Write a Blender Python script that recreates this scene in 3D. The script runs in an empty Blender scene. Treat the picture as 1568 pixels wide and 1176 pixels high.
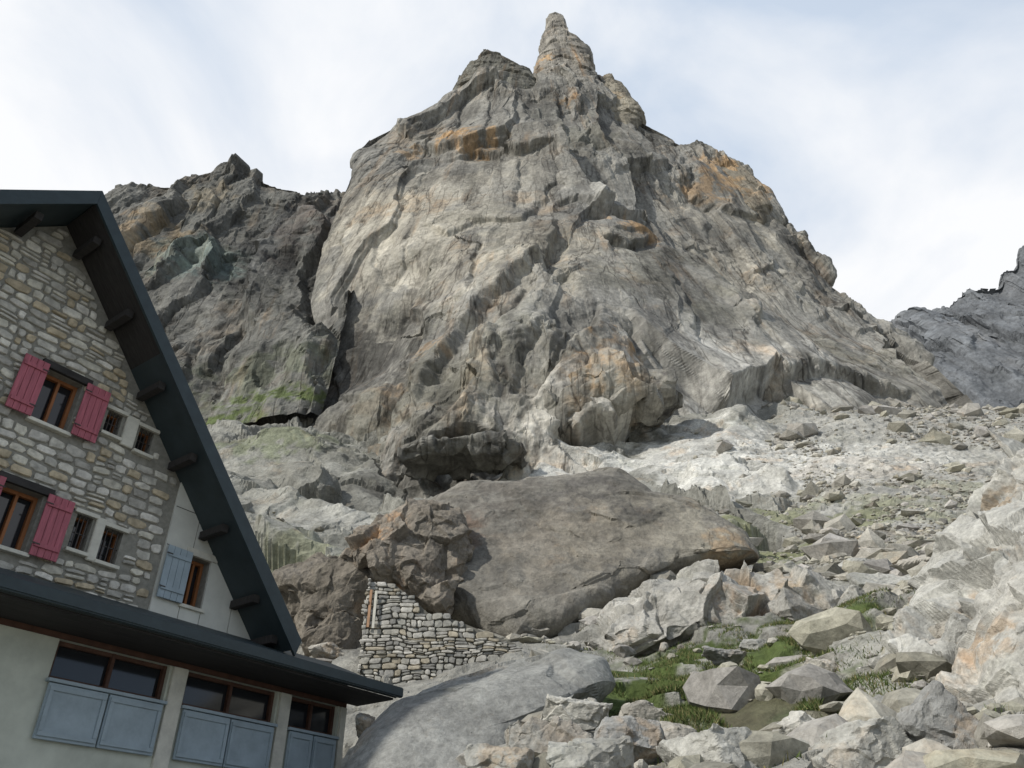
import bpy, bmesh, math, random
import numpy as np
from mathutils import Matrix, Vector

random.seed(7); rng = np.random.default_rng(11)
scene = bpy.context.scene
PITCH = math.radians(33.5); F = 1230.0
CP, SP = math.cos(PITCH), math.sin(PITCH)

# ---------------------------------------------------------------- image pixel to world helper, depths chosen by estimate
def at(px, py, Y):
    """world position of an image pixel, back-projected to a chosen depth Y (metres)"""
    u = (px-784)/F; v = (588-py)/F
    t = Y/(CP-SP*v)
    return np.array([u*t, Y, (SP+CP*v)*t])
def kz(py):
    v = (588-py)/F
    return (SP+CP*v)/(CP-SP*v)

# ---------------------------------------------------------------- noise
def hsh(x, y, z, s):
    with np.errstate(over='ignore'):
        h = (x.astype(np.uint32)*np.uint32(374761393) + y.astype(np.uint32)*np.uint32(668265263)
             + z.astype(np.uint32)*np.uint32(2246822519) + np.uint32((s*3266489917) & 0xffffffff))
        h = (h ^ (h >> np.uint32(13)))*np.uint32(1274126177)
        h = (h ^ (h >> np.uint32(15)))*np.uint32(2654435761)
        h = h ^ (h >> np.uint32(16))
    return h.astype(np.float32)/np.float32(4294967296.0)

def vnoise(P, s=0):
    I = np.floor(P).astype(np.int64); f = (P-I).astype(np.float32)
    f = f*f*f*(f*(f*6-15)+10)
    x, y, z = I[:, 0], I[:, 1], I[:, 2]
    def c(a, b, d): return hsh(x+a, y+b, z+d, s)
    fx, fy, fz = f[:, 0], f[:, 1], f[:, 2]
    a = c(0,0,0)*(1-fx)+c(1,0,0)*fx; b = c(0,1,0)*(1-fx)+c(1,1,0)*fx
    e = c(0,0,1)*(1-fx)+c(1,0,1)*fx; g = c(0,1,1)*(1-fx)+c(1,1,1)*fx
    return ((a*(1-fy)+b*fy)*(1-fz)+(e*(1-fy)+g*fy)*fz)*2-1

def fbm(P, o=4, s=0, g=0.5):
    r = 0; a = 1.0; P = P.copy()
    for i in range(o):
        r = r+a*vnoise(P+17.3*i, s+i); P = P*2.03; a *= g
    return r

def facet(P, s, tilt=1.6, soft=.12, jit=0.95):
    """planar facets per cell, joined by a short ramp (soft, in cell units)"""
    I = np.floor(P).astype(np.int32)
    n = len(P); b1 = np.full(n, 1e9, np.float32); b2 = b1.copy()
    C1 = np.zeros((n, 3), np.int32); C2 = C1.copy(); D1 = np.zeros((n, 3), np.float32); D2 = D1.copy()
    for dx in (-1, 0, 1):
        for dy in (-1, 0, 1):
            for dz in (-1, 0, 1):
                C = I+np.array([dx, dy, dz], np.int32)
                c = np.stack([hsh(C[:, 0], C[:, 1], C[:, 2], s+k) for k in (1, 2, 3)], 1)
                D = (P-(C+0.5+(c-0.5)*jit)).astype(np.float32)
                d2 = (D*D).sum(1)
                m = d2 < b1
                b2[m] = b1[m]; C2[m] = C1[m]; D2[m] = D1[m]
                b1[m] = d2[m]; C1[m] = C[m]; D1[m] = D[m]
                m = (~m) & (d2 < b2)
                b2[m] = d2[m]; C2[m] = C[m]; D2[m] = D[m]
    def val(C, D):
        r = [hsh(C[:, 0], C[:, 1], C[:, 2], s+k)*2-1 for k in (5, 6, 7, 8)]
        return r[0]+tilt*(r[1]*D[:, 0]+r[2]*D[:, 1]+r[3]*D[:, 2]), r[0]
    v1, o1 = val(C1, D1); v2, o2 = val(C2, D2)
    t = np.clip((np.sqrt(b2)-np.sqrt(b1))/soft, 0, 1); w = .5+.5*t*t*(3-2*t)
    return v1*w+v2*(1-w), o1*w+o2*(1-w)

def sstep(a, b, x):
    t = np.clip((x-a)/(b-a), 0, 1); return t*t*(3-2*t)

class RBF:
    def __init__(self, X, v, c):
        self.X = np.asarray(X, float); self.c = c; n = len(v)
        d = np.sqrt(((self.X[:, None]-self.X[None])**2).sum(2)+c*c)
        A = np.zeros((n+3, n+3)); A[:n, :n] = d-np.eye(n)*0.5
        A[:n, n] = 1; A[:n, n+1:] = self.X; A[n:, :n] = A[:n, n:].T
        self.w = np.linalg.solve(A, np.concatenate([v, [0, 0, 0]])); self.n = n
    def __call__(self, Q):
        out = self.w[self.n]+Q[:, 0]*self.w[self.n+1]+Q[:, 1]*self.w[self.n+2]
        for i in range(self.n):
            out = out+self.w[i]*np.sqrt((Q[:, 0]-self.X[i, 0])**2+(Q[:, 1]-self.X[i, 1])**2+self.c**2)
        return out

# ---------------------------------------------------------------- mesh helpers
def make_mesh(name, V, Fc, mat=None, col=None, smooth=False, parent=None, fan=None):
    V = np.asarray(V, np.float32); Fc = np.asarray(Fc, np.int32)
    me = bpy.data.meshes.new(name); k = Fc.shape[1]
    me.vertices.add(len(V)); me.vertices.foreach_set("co", V.ravel())
    me.loops.add(Fc.size); me.loops.foreach_set("vertex_index", Fc.ravel())
    me.polygons.add(len(Fc)); me.polygons.foreach_set("loop_start", np.arange(0, Fc.size, k, dtype=np.int32))
    me.update(calc_edges=True)
    me.polygons.foreach_set("use_smooth", np.full(len(Fc), smooth))
    if col is not None:
        a = me.color_attributes.new("Col", 'FLOAT_COLOR', 'POINT')
        c = np.ones((len(V), 4), np.float32); c[:, :3] = col
        a.data.foreach_set("color", c.ravel())
    if fan is not None:
        a = me.attributes.new("Fan", 'FLOAT_VECTOR', 'POINT')
        a.data.foreach_set("vector", np.asarray(fan, np.float32).ravel())
    me.validate(); me.update()
    ob = bpy.data.objects.new(name, me); scene.collection.objects.link(ob)
    if mat: me.materials.append(mat)
    if parent: ob.parent = parent
    return ob

def vnormals(V, Fc):
    if Fc.shape[1] == 4: n = np.cross(V[Fc[:, 2]]-V[Fc[:, 0]], V[Fc[:, 3]]-V[Fc[:, 1]])
    else: n = np.cross(V[Fc[:, 1]]-V[Fc[:, 0]], V[Fc[:, 2]]-V[Fc[:, 0]])
    N = np.zeros_like(V)
    for j in range(Fc.shape[1]):
        for c in range(3): N[:, c] += np.bincount(Fc[:, j], n[:, c], len(V))
    return N/(np.linalg.norm(N, axis=1)[:, None]+1e-9)

def grid_faces(nr, nc, wrap=False):
    r = np.arange(nr-1)[:, None]; c = np.arange(nc if wrap else nc-1)[None]
    c2 = (c+1) % nc
    a = r*nc+c; b = r*nc+c2; d = (r+1)*nc+c2; e = (r+1)*nc+c
    return np.stack([a.ravel(), b.ravel(), d.ravel(), e.ravel()], 1)

# ---------------------------------------------------------------- materials
def nd(nt, t, **k):
    n = nt.nodes.new(t)
    for a, b in k.items(): setattr(n, a, b)
    return n
def new_mat(name):
    m = bpy.data.materials.new(name); m.use_nodes = True; nt = m.node_tree
    b = nt.nodes["Principled BSDF"]; b.inputs["Roughness"].default_value = 0.9
    b.inputs["Specular IOR Level"].default_value = 0.2
    return m, nt, b
def math_n(nt, op, a, b=None, clamp=False):
    n = nd(nt, 'ShaderNodeMath', operation=op); n.use_clamp = clamp
    for i, x in enumerate((a, b)):
        if x is None: continue
        if isinstance(x, (int, float)): n.inputs[i].default_value = x
        else: nt.links.new(x, n.inputs[i])
    return n.outputs[0]
def maprange(nt, x, a, b, c, d):
    n = nd(nt, 'ShaderNodeMapRange'); nt.links.new(x, n.inputs[0])
    for i, q in enumerate((a, b, c, d)): n.inputs[i+1].default_value = q
    return n.outputs[0]
def mixc(nt, fac, a, b, mode='MIX'):
    n = nd(nt, 'ShaderNodeMix', data_type='RGBA', blend_type=mode)
    for i, x in ((0, fac), (6, a), (7, b)):
        if isinstance(x, (int, float)): n.inputs[i].default_value = x
        elif isinstance(x, tuple): n.inputs[i].default_value = (*x, 1)
        else: nt.links.new(x, n.inputs[i])
    return n.outputs[2]
def noise(nt, vec, sc, det=8, rough=.6, dist=0.0):
    n = nd(nt, 'ShaderNodeTexNoise'); nt.links.new(vec, n.inputs['Vector'])
    n.inputs['Scale'].default_value = sc; n.inputs['Detail'].default_value = det
    n.inputs['Roughness'].default_value = rough; n.inputs['Distortion'].default_value = dist
    return n
def mapping(nt, vec, sc=(1, 1, 1), rot=(0, 0, 0)):
    n = nd(nt, 'ShaderNodeMapping'); nt.links.new(vec, n.inputs[0])
    n.inputs['Scale'].default_value = sc; n.inputs['Rotation'].default_value = rot
    return n.outputs[0]

def rock_mat(name, size, bump=.6, crack=.5, lichen=.3, streak=.4, rust=.25, rot=(0.2, 0.35, 0), fan=0.):
    """size = metres of the main pattern"""
    m, nt, b = new_mat(name); L = nt.links
    co = nd(nt, 'ShaderNodeTexCoord').outputs['Object']
    at_ = nd(nt, 'ShaderNodeAttribute', attribute_name="Col").outputs['Color']
    v = mapping(nt, co, (1/size,)*3)
    n1 = noise(nt, v, 1.0, 9, .70)
    n2 = noise(nt, v, 11.0, 6, .75)
    col = mixc(nt, 1.0, at_, maprange(nt, n1.outputs[0], .3, .7, .62, 1.34), 'MULTIPLY')
    col = mixc(nt, 1.0, col, maprange(nt, n2.outputs[0], .3, .7, .64, 1.34), 'MULTIPLY')
    if streak > 0:
        if fan: vs = mapping(nt, nd(nt, 'ShaderNodeAttribute', attribute_name="Fan").outputs['Vector'], (1/fan, 1/(fan*4), 1/(fan*9)))
        else: vs = mapping(nt, co, (2.2/size, 2.2/size, .2/size), (0, .12, 0))
        ns = noise(nt, vs, 1.0, 7, .7)
        col = mixc(nt, maprange(nt, ns.outputs[0], .46, .64, 0, streak), col, mixc(nt, 1., col, (.40, .40, .41), 'MULTIPLY'))
        if fan:
            vs2 = mapping(nt, vs, (.6, .6, .6)); nr_ = noise(nt, vs2, 1.3, 6, .7)
            col = mixc(nt, maprange(nt, nr_.outputs['Color'], .56, .72, 0, .7), col, mixc(nt, 1., col, (1.45, .98, .60), 'MULTIPLY'))
    n3 = noise(nt, v, .6, 8, .72)
    col = mixc(nt, maprange(nt, n3.outputs[0], .56, .70, 0, rust), col, mixc(nt, 1., col, (1.35, .93, .56), 'MULTIPLY'))
    col = mixc(nt, maprange(nt, n3.outputs['Color'], .45, .3, 0, lichen), col, mixc(nt, 1., col, (.62, .66, .56), 'MULTIPLY'))
    bumps = math_n(nt, 'MULTIPLY', n1.outputs[0], 1.0)
    if fan:
        bumps = math_n(nt, 'ADD', bumps, math_n(nt, 'MULTIPLY', ns.outputs[0], .5))
        for sc_, wd, amt in ((1.5, .022, .8), (.55, .012, 1.)):
            vf = mapping(nt, vs, (sc_, sc_, sc_*1.5)); nf = noise(nt, vf, 1.0, 4, .5, .3)
            e = maprange(nt, math_n(nt, 'ABSOLUTE', math_n(nt, 'SUBTRACT', nf.outputs[0], .5)), 0, wd, 1, 0)
            e = math_n(nt, 'MULTIPLY', e, maprange(nt, n3.outputs[0], .40, .55, .25, 1))
            col = mixc(nt, math_n(nt, 'MULTIPLY', e, crack*amt), col, mixc(nt, 1., col, (.32, .31, .30), 'MULTIPLY'))
            bumps = math_n(nt, 'SUBTRACT', bumps, math_n(nt, 'MULTIPLY', e, .10*amt))
    elif crack > 0:
        wv = nd(nt, 'ShaderNodeVectorMath', operation='MULTIPLY_ADD')
        L.new(n1.outputs['Color'], wv.inputs[0]); wv.inputs[1].default_value = (.7, .7, .7); L.new(v, wv.inputs[2])
        vr = mapping(nt, wv.outputs[0], (1.2, 1.2, .5), rot)
        for sc_, wd, amt in ((1.3, .018, 1.), (4.3, .03, .7)):
            vo = nd(nt, 'ShaderNodeTexVoronoi', feature='DISTANCE_TO_EDGE'); L.new(vr, vo.inputs['Vector'])
            vo.inputs['Scale'].default_value = sc_
            e = maprange(nt, vo.outputs['Distance'], 0, wd, 1, 0)
            e = math_n(nt, 'MULTIPLY', e, maprange(nt, n3.outputs[0], .42, .6, .0, 1))
            col = mixc(nt, math_n(nt, 'MULTIPLY', e, crack*amt), col, mixc(nt, 1., col, (.3, .29, .27), 'MULTIPLY'))
            bumps = math_n(nt, 'SUBTRACT', bumps, math_n(nt, 'MULTIPLY', e, .10*crack*amt))
    bumps = math_n(nt, 'ADD', bumps, math_n(nt, 'MULTIPLY', n2.outputs[0], .22))
    bp = nd(nt, 'ShaderNodeBump'); bp.inputs['Strength'].default_value = bump
    bp.inputs['Distance'].default_value = size*.3
    L.new(bumps, bp.inputs['Height']); L.new(bp.outputs[0], b.inputs['Normal'])
    L.new(col, b.inputs['Base Color'])
    return m

def plain(name, c, rough=.7, var=.25, sc=3., bump=.1, spec=.2, stretch=(1, 1, 1), attr=False, metallic=0):
    m, nt, b = new_mat(name); b.inputs["Roughness"].default_value = rough
    b.inputs["Specular IOR Level"].default_value = spec; b.inputs['Metallic'].default_value = metallic
    co = nd(nt, 'ShaderNodeTexCoord').outputs['Object']
    v = mapping(nt, co, stretch)
    n = noise(nt, v, sc, 8, .65)
    base = nd(nt, 'ShaderNodeAttribute', attribute_name="Col").outputs['Color'] if attr else c
    col = mixc(nt, 1., base, maprange(nt, n.outputs[0], .3, .7, 1-var, 1+var), 'MULTIPLY')
    nt.links.new(col, b.inputs['Base Color'])
    if bump > 0:
        n2 = noise(nt, v, sc*8, 4, .6)
        bp = nd(nt, 'ShaderNodeBump'); bp.inputs['Strength'].default_value = bump; bp.inputs['Distance'].default_value = .02
        nt.links.new(n2.outputs[0], bp.inputs['Height']); nt.links.new(bp.outputs[0], b.inputs['Normal'])
    return m

M_mtn = rock_mat("mountain_rock", 14, bump=.42, crack=.9, lichen=.45, streak=.8, rust=.45, fan=6.)
M_wall = rock_mat("cliff_rock", 18, bump=.55, crack=.7, lichen=.5, streak=.8, rust=.4, fan=7.)
M_ridge = rock_mat("ridge_rock", 50, bump=.5, crack=.0, lichen=.4, streak=.4, rust=.1)
M_ground = rock_mat("ground_rock", 4.5, bump=.6, crack=.5, lichen=.5, streak=.0, rust=.35)
M_big = rock_mat("boulder_rock", 3.2, bump=.5, crack=.0, lichen=.5, streak=.5, rust=.45)
M_bld = rock_mat("boulder_granite", 1.3, bump=.5, crack=.4, lichen=.5, streak=.0, rust=.4)
M_scree = rock_mat("scree_granite", 1.6, bump=.35, crack=.0, lichen=.4, streak=0., rust=.3)

# fall-line coordinates: joints fan out downwards from above the summit
XA, ZA_ = 14.0, 470.0
def fanc(V):
    th = np.arctan2(V[:, 0]-XA, np.maximum(ZA_-V[:, 2], 20)); r = np.hypot(V[:, 0]-XA, ZA_-V[:, 2])
    return np.stack([th*270, V[:, 1], r], 1)

# ---------------------------------------------------------------- MOUNTAIN
left = [(862,108,235),(832,112,234),(817,115,232),(800,121,229),(745,129,221),(705,137,217),(660,167,210),(600,197,203),
        (560,217,198),(541,237,193),(541,262,188),(527,295,184),(508,340,180),(495,400,176),(487,460,172),(480,530,167),
        (465,600,160),(450,680,150),(440,760,140)]
right = [(872,108,235),(905,110,234.5),(912,115,234),(935,128,230),(955,143,228),(968,167,226),(985,185,225),
         (1040,218,223),(1080,242,222),(1130,256,221),(1160,287,220),(1185,330,218),(1225,372,216),(1260,408,214),
         (1275,440,212),(1320,472,208),(1360,500,204),(1410,545,198),(1450,580,192),(1495,622,185),(1560,700,170),(1610,780,160)]
inner = [(660,690,116),(800,680,116),(960,640,117),(600,560,147),(520,560,159),(720,560,127),(800,480,132),(880,430,140),
         (700,400,158),(600,400,164),(520,400,174),(700,260,184),(600,250,191),(760,140,214),(850,135,222),(830,240,184),
         (860,340,158),(1000,400,169),(1000,250,211),(1100,300,213),(1180,400,211),(1100,450,184),(1200,520,179),(1300,540,187),
         (1100,570,143),(1250,590,150),(1400,600,168),(960,530,127),(1000,330,191),(930,200,218),(868,118,231),
         (550,650,130),(900,600,121),(1000,600,124),(910,490,130),(640,620,126),(760,330,166),(1040,520,147),(900,300,180)]
Lw = np.array([at(*p) for p in left])[::-1]; Rw = np.array([at(*p) for p in right])[::-1]; Iw = np.array([at(*p) for p in inner])
allp = np.concatenate([Lw, Rw, Iw])
fY = RBF(allp[:, [0, 2]], allp[:, 1], 3.0)
def on_face(px, py):
    Y = 160.
    for _ in range(25):
        p = at(px, py, Y); Y = .5*Y+.5*float(fY(np.array([[p[0], p[2]]]))[0])
    return at(px, py, Y)

NR, NF, NB = 800, 1050, 50
Zs = np.linspace(48, Lw[-1, 2], NR)
XL = np.interp(Zs, Lw[:, 2], Lw[:, 0]); XR = np.interp(Zs, Rw[:, 2], Rw[:, 0])
YL = np.interp(Zs, Lw[:, 2], Lw[:, 1]); YR = np.interp(Zs, Rw[:, 2], Rw[:, 1])
s = np.linspace(0, 1, NF)
X = XL[:, None]+(XR-XL)[:, None]*s; Z = np.repeat(Zs[:, None], NF, 1)
Y = fY(np.stack([X.ravel(), Z.ravel()], 1)).reshape(X.shape)
wd = (XR-XL)[:, None]; rim = np.sqrt(np.clip(1-(2*s-1)**2, 0, 1))[None]
Y = Y-np.minimum(.3*wd, 5)*rim
sb = np.linspace(1, 0, NB+2)[1:-1]
Xb = XL[:, None]+wd*sb; Zb = np.repeat(Zs[:, None], NB, 1)
Yb = YL[:, None]*(1-sb)+YR[:, None]*sb+np.minimum(.6*wd, 70)*np.sin(np.pi*sb)[None]
V = np.stack([np.concatenate([X, Xb], 1), np.concatenate([Y, Yb], 1), np.concatenate([Z, Zb], 1)], 2).reshape(-1, 3)
Fm = grid_faces(NR, NF+NB, True)

# structural lines of the face: (points, groove depth, step height, step width)
lines = [
 ([(640,228),(680,236),(735,242),(800,248),(848,246)], 1.0, -3.0, 9),
 ([(640,356),(690,372),(722,352),(800,338),(835,318),(852,285)], .6, -1.3, 7),
 ([(852,330),(845,385),(805,432),(745,480),(705,520),(662,585),(640,650)], 1.0, 3.6, 16),
 ([(732,372),(727,440),(720,482)], .8, .8, 6),
 ([(585,372),(570,415),(600,458),(640,440)], .5, .9, 7),
 ([(640,360),(610,420),(590,450)], .5, .6, 6),
 ([(868,262),(905,315),(950,352),(1005,388),(1052,432),(1105,478),(1165,560)], 1.6, 3.2, 12),
 ([(852,180),(868,262)], 1.2, 2.4, 9),
 ([(990,270),(1040,350),(1095,415),(1160,480),(1240,560)], 1.2, 2.4, 10),
 ([(905,130),(940,200),(985,262),(1050,325)], 1.2, 2.4, 10),
 ([(1050,255),(1065,310),(1110,340),(1185,345)], .8, -1.8, 8),
 ([(1195,345),(1225,385),(1275,445),(1330,490)], 1.6, -2.5, 7),
 ([(1150,598),(1230,590),(1300,600),(1395,622)], 1.2, -3.2, 7),
 ([(1090,640),(1150,600)], 1.0, -2., 6),
 ([(845,695),(870,675),(900,668),(955,652),(1010,632),(1040,600)], 2.2, -7., 10),
 ([(880,610),(930,590),(975,585),(1010,600)], 1.0, -2.8, 6),
 ([(800,640),(830,600),(870,560),(905,500),(925,470)], 1.4, 3.2, 9),
 ([(925,470),(965,505),(1000,560),(1040,600)], 1.0, -1.8, 8),
 ([(930,378),(965,392),(1000,385)], 1., -3., 6),
 ([(845,318),(880,322),(935,350)], .8, -2.0, 6),
 ([(520,545),(560,520),(610,520),(640,480)], .8, 1.8, 8),
 ([(700,140),(705,200),(690,235)], .8, .8, 7),
 ([(745,130),(800,180),(840,235)], .8, 1.6, 8),
 ([(540,300),(600,285),(640,240)], .5, .7, 7),
 ([(1110,480),(1090,420),(1050,370)], .8, -1.2, 7),
 ([(650,700),(640,640),(620,590)], .8, 1.8, 8),
 ([(745,600),(720,560),(735,510)], .6, .8, 6),
 ([(560,640),(520,600),(500,560)], .6, 1.2, 7),
 ([(640,745),(680,705),(730,695),(790,708)], 1.5, -5., 8),
 ([(760,140),(750,200),(745,240)], .7, .6, 5),([(800,255),(790,330)], .7, .7, 5),([(560,300),(530,380),(505,460)], .8, -1., 7),
 ([(660,250),(640,300),(645,350)], .5, .5, 5),([(800,440),(770,520),(760,620)], .8, 1., 6),([(840,500),(800,560),(780,640)], .8, 1., 6),
 ([(1000,420),(1040,480),(1070,560)], .8, 1.2, 6),([(1130,350),(1160,420),(1230,500)], .8, 1.4, 8),([(870,120),(880,180),(910,240)], .9, 1.2, 6),
]
def structural(V):
    d = np.zeros(len(V)); W = V+1.3*np.stack([fbm(V/6, 4, 8), 0*V[:, 0], fbm(V/6, 4, 18)], 1)
    for pts, gd, st, sw in lines:
        P = np.array([on_face(*p) for p in pts])[:, [0, 2]]
        lo, hi = P.min(0)-2.5*sw, P.max(0)+2.5*sw
        m = (W[:, 0] > lo[0]) & (W[:, 0] < hi[0]) & (W[:, 2] > lo[1]) & (W[:, 2] < hi[1]) & (V[:, 1] < 245)
        q = W[m][:, [0, 2]]; best = np.full(len(q), 1e9); sg = np.zeros(len(q)); ends = np.zeros(len(q))
        nseg = len(P)-1
        for i, (a, b) in enumerate(zip(P[:-1], P[1:])):
            e = b-a; tr = ((q-a)@e)/(e@e); t = np.clip(tr, 0, 1); r = q-(a+t[:, None]*e); dd = np.hypot(r[:, 0], r[:, 1])
            sd_ = np.sign(e[0]*r[:, 1]-e[1]*r[:, 0]); k = dd < best; best[k] = dd[k]; sg[k] = sd_[k]; ends[k] = ((i+t)/nseg)[k]
        sdist = best*sg; H = .5*(1-np.tanh(sdist/.8)); fade = np.clip(4*ends*(1-ends)*2.2, 0, 1)
        d[m] += fade*(st*(H*np.exp(-best/sw)-.25*(1-H)*np.exp(-best/sw))-gd*np.exp(-(best/.7)**2))
    return d

pf = on_face(630, 390); smoothw = np.exp(-(((V-pf)/np.array([42, 80, 58.]))**4).sum(1))
def mtn_disp(V):
    W = V+2.4*np.stack([fbm(V/18, 3, 5), fbm(V/18, 3, 15), fbm(V/18, 3, 25)], 1)
    big_ = 1.8*fbm(V/45, 3, 1)
    Fn = fanc(W)
    f1, o1 = facet(Fn/np.array([23, 60, 70.]), 10, 2.1, .05)
    f2, o2 = facet(Fn/np.array([8.5, 24, 36.]), 30, 1.7, .10)
    f3, o3 = facet(Fn/np.array([3.0, 9, 15.]), 50, 1.5, .2)
    a = math.radians(35); R = np.array([[math.cos(a), 0, math.sin(a)], [0, 1, 0], [-math.sin(a), 0, math.cos(a)]])
    f5, o5 = facet((W@R.T)/np.array([22, 26, 12.]), 90, 1.6, .08)
    f4, o4 = facet((V+.8*vnoise(V/2.5, 3)[:, None])/np.array([1.9, 2.2, 3.2]), 70, 1.3, .3)
    rough = sstep(-.15, .75, fbm(V/28, 3, 91))
    big_ = big_+2.4*f1
    det = (.5+.4*rough)*f2+(.10+.32*rough)*f3+(.2+.8*rough)*f5+(.01+.24*rough)*f4+(.03+.16*rough)*fbm(V/2., 4, 7)
    return big_, det, (o1, o2, o3, o5)
N = -vnormals(V, Fm)
if N[(NR//2)*(NF+NB)+NF//2, 1] > 0: N = -N
loopw = np.repeat((XR-XL)[:, None], NF+NB, 1).ravel()
ampm = np.clip(loopw/70., .38, 1)
bg__, det__, offs = mtn_disp(V)
dd_ = bg__*ampm*(1-.45*smoothw)+det__*ampm*(1-.68*smoothw)+structural(V)*np.clip(loopw/70., 0, 1)
Vd = V+N*dd_[:, None]
for px, py, r, dep in ((622,490,6,5),(575,560,12,5),(900,655,9,3),(1010,640,8,4),(965,580,9,-3),(960,365,10,-2),(1230,395,8,3),(700,745,8,4),(530,600,12,3)):
    c = on_face(px, py); g = np.exp(-(((Vd-c)/r)**2).sum(1)*1.); Vd[:, 1] += dep*g

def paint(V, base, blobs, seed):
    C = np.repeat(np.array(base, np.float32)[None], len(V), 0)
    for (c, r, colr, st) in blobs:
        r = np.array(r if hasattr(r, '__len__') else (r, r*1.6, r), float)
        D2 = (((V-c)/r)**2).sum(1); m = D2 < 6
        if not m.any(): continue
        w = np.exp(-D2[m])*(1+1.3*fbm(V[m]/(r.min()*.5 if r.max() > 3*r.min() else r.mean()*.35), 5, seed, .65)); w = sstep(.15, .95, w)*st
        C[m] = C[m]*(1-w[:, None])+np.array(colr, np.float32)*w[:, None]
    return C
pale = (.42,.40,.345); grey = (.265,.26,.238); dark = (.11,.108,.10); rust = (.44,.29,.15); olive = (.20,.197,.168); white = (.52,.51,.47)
B = []
for px, py, r, c, st in [(600,420,26,pale,.9),(700,350,26,pale,.8),(640,300,22,pale,.8),(560,360,20,pale,.9),(720,470,20,pale,.6),(780,430,18,pale,.6),
        (800,300,20,pale,.4),(700,225,7,rust,.9),(735,235,8,rust,.7),(680,222,5,rust,.7),(680,190,18,grey,.8),(800,180,20,dark,.5),(860,200,16,dark,.6),(900,230,20,olive,.7),(850,160,12,dark,.5),
        (760,115,14,olive,.8),(1110,280,12,rust,.75),(1080,300,10,rust,.55),(1150,300,8,rust,.6),(1060,340,10,pale,.6),(1000,300,14,pale,.4),
        (960,365,8,rust,.7),(985,380,6,rust,.7),(930,375,8,pale,.8),(920,590,7,rust,.8),(880,605,7,rust,.7),(950,545,7,rust,.8),(900,560,9,pale,.7),(630,240,5,rust,.5),
        (575,560,15,dark,.85),(622,490,6,dark,.9),(530,590,14,dark,.7),(640,560,10,dark,.4),(1180,380,14,pale,.6),(1120,430,22,pale,.5),(1230,390,8,dark,.8),  # dark blobs paint stains and the shade of recesses into the rock colour
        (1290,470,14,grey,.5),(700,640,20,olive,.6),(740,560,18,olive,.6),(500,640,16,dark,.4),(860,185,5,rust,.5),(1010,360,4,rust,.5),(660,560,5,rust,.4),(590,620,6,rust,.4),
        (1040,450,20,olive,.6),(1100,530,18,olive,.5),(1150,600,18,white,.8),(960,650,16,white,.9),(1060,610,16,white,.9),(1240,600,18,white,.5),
        (600,640,14,olive,.8),(1330,570,20,olive,.7),(990,605,5,dark,.9),(920,625,5,dark,.6),(850,380,12,pale,.6),(940,440,12,olive,.7),(1000,670,16,white,.9),(860,700,16,white,.8),  # dark blobs here paint the shade under the pillar overhangs
        (700,730,8,dark,.9),(665,730,7,dark,.8),(740,725,7,dark,.8),  # shadow of the low overhang, painted in as dark blobs
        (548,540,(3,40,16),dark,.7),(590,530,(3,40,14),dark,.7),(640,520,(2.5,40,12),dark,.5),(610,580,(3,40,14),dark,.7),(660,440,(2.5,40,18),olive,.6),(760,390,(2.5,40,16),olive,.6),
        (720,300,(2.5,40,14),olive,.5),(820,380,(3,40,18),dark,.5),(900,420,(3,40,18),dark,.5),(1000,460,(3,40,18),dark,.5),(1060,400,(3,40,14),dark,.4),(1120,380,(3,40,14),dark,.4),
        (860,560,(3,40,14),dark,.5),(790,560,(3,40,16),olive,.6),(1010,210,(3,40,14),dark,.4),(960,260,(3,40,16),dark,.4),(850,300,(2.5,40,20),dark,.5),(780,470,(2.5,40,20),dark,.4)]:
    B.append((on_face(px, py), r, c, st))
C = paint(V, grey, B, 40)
j = 1+.13*offs[0]+.10*offs[1]+.07*offs[2]+.06*offs[3]
tint = .5+.5*fbm(V/35, 3, 77)
C = C*j[:, None]*(np.array([1, 1, 1])+tint[:, None]*np.array([.03, .0, -.05]))

# ---- generic relief rock ---------------------------------------------------
def relief(outline, Y0, thick, tilt=0., seed=0, nphi=260, nr=90, p=2.4, dens=40):
    o = np.array(outline, float); cen = (o.min(0)+o.max(0))/2
    Zc = kz(cen[1])*Y0
    def pt(px, py):
        k = kz(py); Yp = (Y0-tilt*Zc)/(1-tilt*k); return at(px, py, Yp)
    P = []
    for i in range(len(o)):
        a, b = o[i], o[(i+1) % len(o)]
        for t in np.linspace(0, 1, dens, endpoint=False): P.append(pt(*(a*(1-t)+b*t)))
    P = np.array(P); c = pt(*cen)
    dx, dz = P[:, 0]-c[0], P[:, 2]-c[2]
    ang = np.arctan2(dz, dx); rr = np.hypot(dx, dz); idx = np.argsort(ang)
    phi = np.linspace(-np.pi, np.pi, nphi, endpoint=False)
    R = np.interp(phi, ang[idx], rr[idx], period=2*np.pi)
    tt = np.linspace(0.003, 1, nr); rho = np.sin(tt*np.pi/2)
    rows = []
    for sgn, rs in ((-1, rho), (1, rho[::-1][1:])):
        th = thick*np.clip(1-rs**p, 0, 1)**.55
        xx = c[0]+rs[:, None]*(R*np.cos(phi))[None]; zz = c[2]+rs[:, None]*(R*np.sin(phi))[None]
        yy = Y0+tilt*(zz-Zc)+sgn*th[:, None]
        rows.append(np.stack([xx, yy, zz], 2))
    G = np.concatenate(rows, 0); V = G.reshape(-1, 3)
    Fc = grid_faces(G.shape[0], nphi, True)
    N = vnormals(V, Fc)
    if N[nphi*(nr//3), 1] > 0: N = -N; Fc = Fc[:, ::-1]
    return V, Fc, N
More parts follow.
